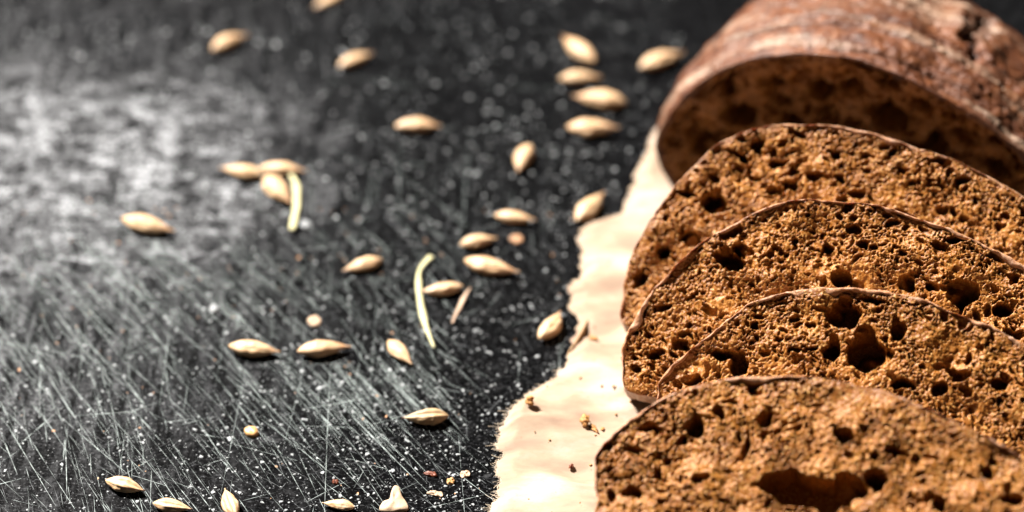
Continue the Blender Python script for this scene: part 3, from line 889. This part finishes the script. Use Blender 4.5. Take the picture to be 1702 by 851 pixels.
GR = [
 (-37.6, 83.8, -136, 7.4, 0, "blurred grain cut off by the top edge of the photo"),
 (-56.2, 67.4, 41, 8.4, 0, "blurred tan grain farthest to the upper left, tilted up to the right"),
 (-30.9, 61.2, 36, 7.7, 0, "blurred plump grain alone below the one at the top edge"),
 (13.3, 64.5, 123, 10.6, 0, "topmost of the four stacked blurred grains, tilted down to the right"),
 (13.2, 54.9, 3, 8.0, 0, "second from top of the four blurred grains lying one above another"),
 (16.9, 46.7, 167, 10.0, 0, "third from top of the four blurred grains in a column, reaching farthest right"),
 (15.1, 37.6, -1, 9.5, 0, "lowest of the four blurred grains in a column, lying level"),
 (29.3, 60.7, 31, 10.0, 0, "blurred brownish grain close to the left side of the loaf"),
 (-17.9, 38.3, 0, 8.4, 0, "blurred level grain alone in the upper middle of the board"),
 (2.3, 28.0, -106, 8.4, 0, "stubby upright grain below and left of the column of four"),
 (14.0, 12.7, 59, 9.7, 0, "pale grain standing upright beside the torn paper corner"),
 (0.4, 10.0, -11, 7.2, 0, "small level grain left of the upright grain by the paper corner"),
 (-6.0, 2.9, 17, 6.6, 0, "short grain just above a longer pale grain in the middle of the board"),
 (-3.7, -4.3, -20, 9.8, 0, "long pale grain just below a shorter grain, pointing down to the right"),
 (-25.9, -3.7, -155, 7.2, 0, "tan grain by itself left of the long curved straw"),
 (-12.0, -10.4, -168, 7.4, 0, "grain touching the right side of the long curved straw"),
 (-65.0, 7.5, -21, 10.1, 0, "long grain alone at the left, nearest to the grey patch of wear and painted sheen"),
 (-49.5, 23.9, 165, 8.2, 0, "left grain of the touching cluster of three"),
 (-42.4, 24.5, -5, 8.5, 0, "right hand pinkish grain of the touching cluster of three"),
 (-42.5, 18.0, -58, 9.5, 0, "pale lower grain of the touching cluster of three, beside a straw"),
 (-43.0, -26.4, -10, 8.5, 0, "left grain of the level pair, with a pink pointed tip"),
 (-31.4, -26.6, 8, 8.6, 0, "right grain of the level pair, with a long pale neck"),
 (-18.7, -27.0, -56, 7.1, 0, "small pale grain below the long curved straw, pointing down right"),
 (6.3, -20.6, 63, 7.8, 0, "creamy upright grain next to the curled tear of the paper"),
 (-13.8, -43.3, -176, 7.3, 1, "sharp olive tan grain with a dark furrow, pointing left"),
 (-60.1, -59.0, -20, 6.6, 1, "furrowed grain with a dark tip at the lower left"),
 (-52.2, -63.5, -12, 6.2, 1, "grain at the bottom edge between the dark tipped grain and the upright one"),
 (-43.3, -62.9, 110, 6.5, 1, "upright grain with a dark line cut by the bottom edge"),
 (-26.6, -63.1, 168, 5.1, 1, "short wrinkled grain at the bottom edge left of the pale chaff flake"),
]
for i, (x, y, yaw, L, cr, lab) in enumerate(GR):
    make_grain(x, y - 0.0, yaw, L, bool(cr), 900 + i, M_GRAIN2 if i == 24 else M_GRAIN, lab, tip_dark=(i in (24, 25, 26)), roll=0.0 if not cr else [-0.2, 0.25, 0.35, 0.0, 0.5][i - 24])


# ------------------------------------------------------------------ straws, flakes, crumbs
def tube(name, pts, radii, mat, z, label, cat, group=None):
    P = spline(pts, 40, closed=False)
    n, k = len(P), 10
    rr = np.interp(np.linspace(0, 1, n), np.linspace(0, 1, len(radii)), radii) * (1 + 0.12 * noise1(n, 6, len(label)))
    d = np.gradient(P, axis=0); d /= np.hypot(d[:, 0], d[:, 1])[:, None]
    o0 = P.mean(0)
    V = []
    for i in range(n):
        zz = z + 0.2 * math.sin(i * 0.21)
        for j in range(k):
            q = 2 * math.pi * j / k
            V.append((P[i, 0] - o0[0] - d[i, 1] * math.cos(q) * rr[i], P[i, 1] - o0[1] + d[i, 0] * math.cos(q) * rr[i], max(0.02, zz + rr[i] * (0.38 * math.sin(q) - 0.22 * max(0.0, math.sin(q)) ** 6))))
    F = [list(q) for q in grid_faces(n, k, closed_c=True)] + [list(range(k))[::-1], list(range((n - 1) * k, n * k))]
    o = mesh_obj(name, np.array(V), F, mat)
    o.location = (o0[0] * MM, o0[1] * MM, 0)
    return tag(o, label, cat, group)

GS = "bits of straw among the grains"
tube("straw", [(-41.0, 24.0), (-39.4, 19.8), (-38.9, 13.4), (-39.1, 6.4)], [0.4, 0.66, 0.62, 0.45], M_STRAW, 0.8, "short blurred straw hanging down from the cluster of three grains", "straw", GS)
tube("straw", [(-14.2, -1.0), (-16.0, -4.9), (-16.1, -9.1), (-15.5, -14.8), (-14.3, -21.2), (-13.0, -25.9)], [0.5, 0.38, 0.5, 0.5, 0.4, 0.2], M_STRAW, 0.75, "long pale curved straw in the middle of the board", "straw", GS)
tube("straw", [(-7.2, -9.6), (-8.5, -13.2), (-9.5, -16.5), (-10.1, -19.3)], [0.16, 0.34, 0.26, 0.16], M_STRAW2, 0.55, "thin pinkish straw right of the long curved one", "straw", GS)


def flake(name, x, y, pts, th, mat, label, cat, seed, tilt=0.15, bumpy=0.12):
    ol = spline(pts, 36)
    g = np.random.default_rng(seed)
    V = []; rings = [(1.0, 0.0), (1.03, 0.35), (0.97, 0.8), (0.7, 1.0), (0.35, 1.05)]
    c = ol.mean(0)
    for k, (s, hgt) in enumerate(rings):
        nz = noise1(36, 6, seed + k)
        for i in range(36):
            p = c + (ol[i] - c) * s
            V.append((p[0], p[1], 0.02 + th * hgt + (hgt > 0) * (tilt * (p[1] - ol[:, 1].min()) + bumpy * nz[i])))
    V.append((c[0], c[1], 0.02 + th * 1.1 + tilt * (c[1] - ol[:, 1].min())))
    F = [list(q) for q in grid_faces(5, 36, closed_c=True)]
    F += [[4 * 36 + i, 4 * 36 + (i + 1) % 36, 5 * 36] for i in range(36)] + [list(range(36))[::-1]]
    o = mesh_obj(name, np.array(V), F, mat)
    o.location = (x * MM, y * MM, 0)
    return tag(o, label, cat)

flake("chaff_flake", -18.2, -62.2, [(-2.1, -1.6), (-0.4, -1.9), (1.0, -1.7), (2.2, -1.4), (1.9, -0.2), (1.2, 1.0), (0.7, 2.6), (-0.1, 2.8), (-0.5, 1.4), (-0.7, 0.2), (-1.7, -0.3)], 0.5, M_CHAFF,
      "pale cream chaff flake shaped like a boot at the bottom edge", "chaff", 31, 0.22)
flake("chaff_flake", -33.5, -18.5, [(-1.1, 0.2), (-0.4, -0.9), (0.7, -0.8), (1.1, 0.3), (0.3, 1.1), (-0.7, 1.0)], 0.4, M_CHAFF, "small round chaff flake just above the level pair of grains", "chaff", 32)
flake("chaff_flake", 0.7, 4.4, [(-1.1, 0), (0, -0.9), (1.2, -0.2), (0.8, 0.9), (-0.6, 0.9)], 0.3, M_FLECK2, "dim blurred chaff flake right of the short grain in the middle", "chaff", 33)
flake("chaff_flake", -36.9, 8.8, [(-1.0, 0), (0, -0.9), (1.0, 0.1), (0.2, 1.0)], 0.3, M_FLECK, "whitish blurred fleck beside the lower end of the short straw", "chaff", 34)
flake("chaff_flake", -50.9, -14.9, [(-0.8, 0), (0, -0.8), (0.9, 0.1), (0.1, 0.9)], 0.3, M_FLECK, "small pale fleck alone above the left grain of the level pair", "chaff", 35)
flake("broken_kernel", -41.7, -46.0, [(-1.1, 0.3), (-0.5, -0.8), (0.6, -1.0), (1.2, -0.3), (0.7, 0.7), (-0.4, 1.0)], 0.7, M_SEED, "small glossy orange kernel bit among the scratches", "kernel bit", 36, 0.05, 0.06)
flake("red_husk", -12.8, -55.7, [(-1.0, 0.15), (-0.2, -0.3), (0.9, -0.45), (1.0, 0.05), (0.2, 0.35)], 0.4, M_RED, "narrow dark red husk bit on the board left of the paper", "husk bit", 37, 0.1)
flake("chaff_flake", -12.0, -60.1, [(-1.2, 0.2), (0, -0.3), (1.2, -0.5), (1.1, 0.1), (-0.2, 0.5)], 0.25, M_CHAFF, "thin pinkish chaff sliver below the dark red husk bit", "chaff", 38)
flake("chaff_flake", -7.4, -55.8, [(-0.6, 0.4), (-0.5, -0.5), (0.7, -0.3), (0.6, 0.6)], 0.3, M_CHAFF, "tiny square chaff chip closest to the lower edge of the paper", "chaff", 39)
flake("bran_bit", -9.6, -57.3, [(-0.5, 0.3), (-0.4, -0.4), (0.5, -0.4), (0.5, 0.4)], 0.35, M_SEED, "tiny orange bran bit right of the dark red husk bit", "bran bit", 40)
flake("bran_bit", -27.5, -57.5, [(-0.5, 0.2), (-0.3, -0.3), (0.4, -0.3), (0.4, 0.3)], 0.4, M_RED, "tiny rust red bran bit above the short wrinkled grain", "bran bit", 41)


def paper_z(x, y):
    r = int(np.clip(np.searchsorted(ys, y), 0, nr - 1))
    c = int(np.clip(np.searchsorted(cols, x - exy[r]), 0, nc - 1))
    return float(z_keep[r, c])

def crumb_bit(x, y, s, mat, seed, label, el=1.0):
    g = np.random.default_rng(seed)
    n, k = 12, 16
    t = np.linspace(0, math.pi, n); th = np.linspace(0, 2 * math.pi, k, endpoint=False)
    T, TH = np.meshgrid(t, th, indexing='ij')
    nzv = fnoise((n, k), 1.0, 3.2, seed) * 0.26 + fnoise((n, k), 1.0, 1.6, seed + 1) * 0.12
    nzv[0] = nzv[0].mean(); nzv[-1] = nzv[-1].mean()
    R = s * (1 + nzv)
    V = np.stack([R * np.sin(T) * np.cos(TH) * el, R * np.sin(T) * np.sin(TH) * 0.8, R * np.cos(T) * 0.7], -1).reshape(-1, 3)
    V[:, 2] -= V[:, 2].min()
    o = mesh_obj("bread_crumb", V, grid_faces(n, k, closed_c=True), mat)
    o.location = (x * MM, y * MM, (paper_z(x, y) + 0.02) * MM)
    o.rotation_euler = (0, 0, g.uniform(0, 6))
    return tag(o, label, "crumb", "bread crumbs fallen on the kraft paper")

z_keep = Z2
crumb_bit(2.8, -42.4, 0.95, M_BIT, 70, "largest golden crumb on the paper near its left torn corner", 0.8)
crumb_bit(11.6, -45.5, 0.85, M_BIT, 72, "golden crumb on the paper left of the nearest slice", 1.2)
crumb_bit(13.0, -46.6, 0.45, M_BIT, 74, "thin crumb touching the golden one beside the nearest slice", 2.0)
crumb_bit(14.4, -46.6, 0.32, M_BIT, 76, "tiny crumb on the paper nearest to the front slice")
crumb_bit(13.5, -24.1, 0.5, M_BIT, 78, "small crumb on the paper right of the curled brown tear", 1.4)
crumb_bit(9.3, -54.8, 0.42, M_RED, 80, "small red crumb alone on the lower part of the paper")
crumb_bit(16.5, -37.0, 0.25, M_BIT, 82, "pinpoint crumb on the paper left of the second slice's lower corner")

V, F = [], []
g = np.random.default_rng(321)
for i in range(150):
    y = g.uniform(-66, 2)
    x = edge_x(y) + g.uniform(1.0, 26) if i % 3 else min(edge_x(y) + 18, 26) + g.normal(0, 3)
    if x < edge_x(y) + 0.5: continue
    sz = 0.06 + 0.22 * g.uniform() ** 2.5
    zz = paper_z(x, y) + 0.01
    b = len(V)
    for (dx, dy, dz) in ((1, 0, .3), (.2, 1, .4), (-1, .1, .3), (-.1, -1, .35), (0, 0, 1.1), (0, 0, -.2)):
        V.append((x + sz * (dx + g.normal(0, .25)), y + sz * (dy + g.normal(0, .25)), zz + sz * dz))
    for q in range(4):
        F += [(b + q, b + (q + 1) % 4, b + 4), (b + (q + 1) % 4, b + q, b + 5)]
tag(mesh_obj("crumb_dust", np.array(V), np.array(F), M_BIT, smooth=False), "pinhead brown crumbs sprinkled over the kraft paper beside the slices", "crumbs", None, "stuff")
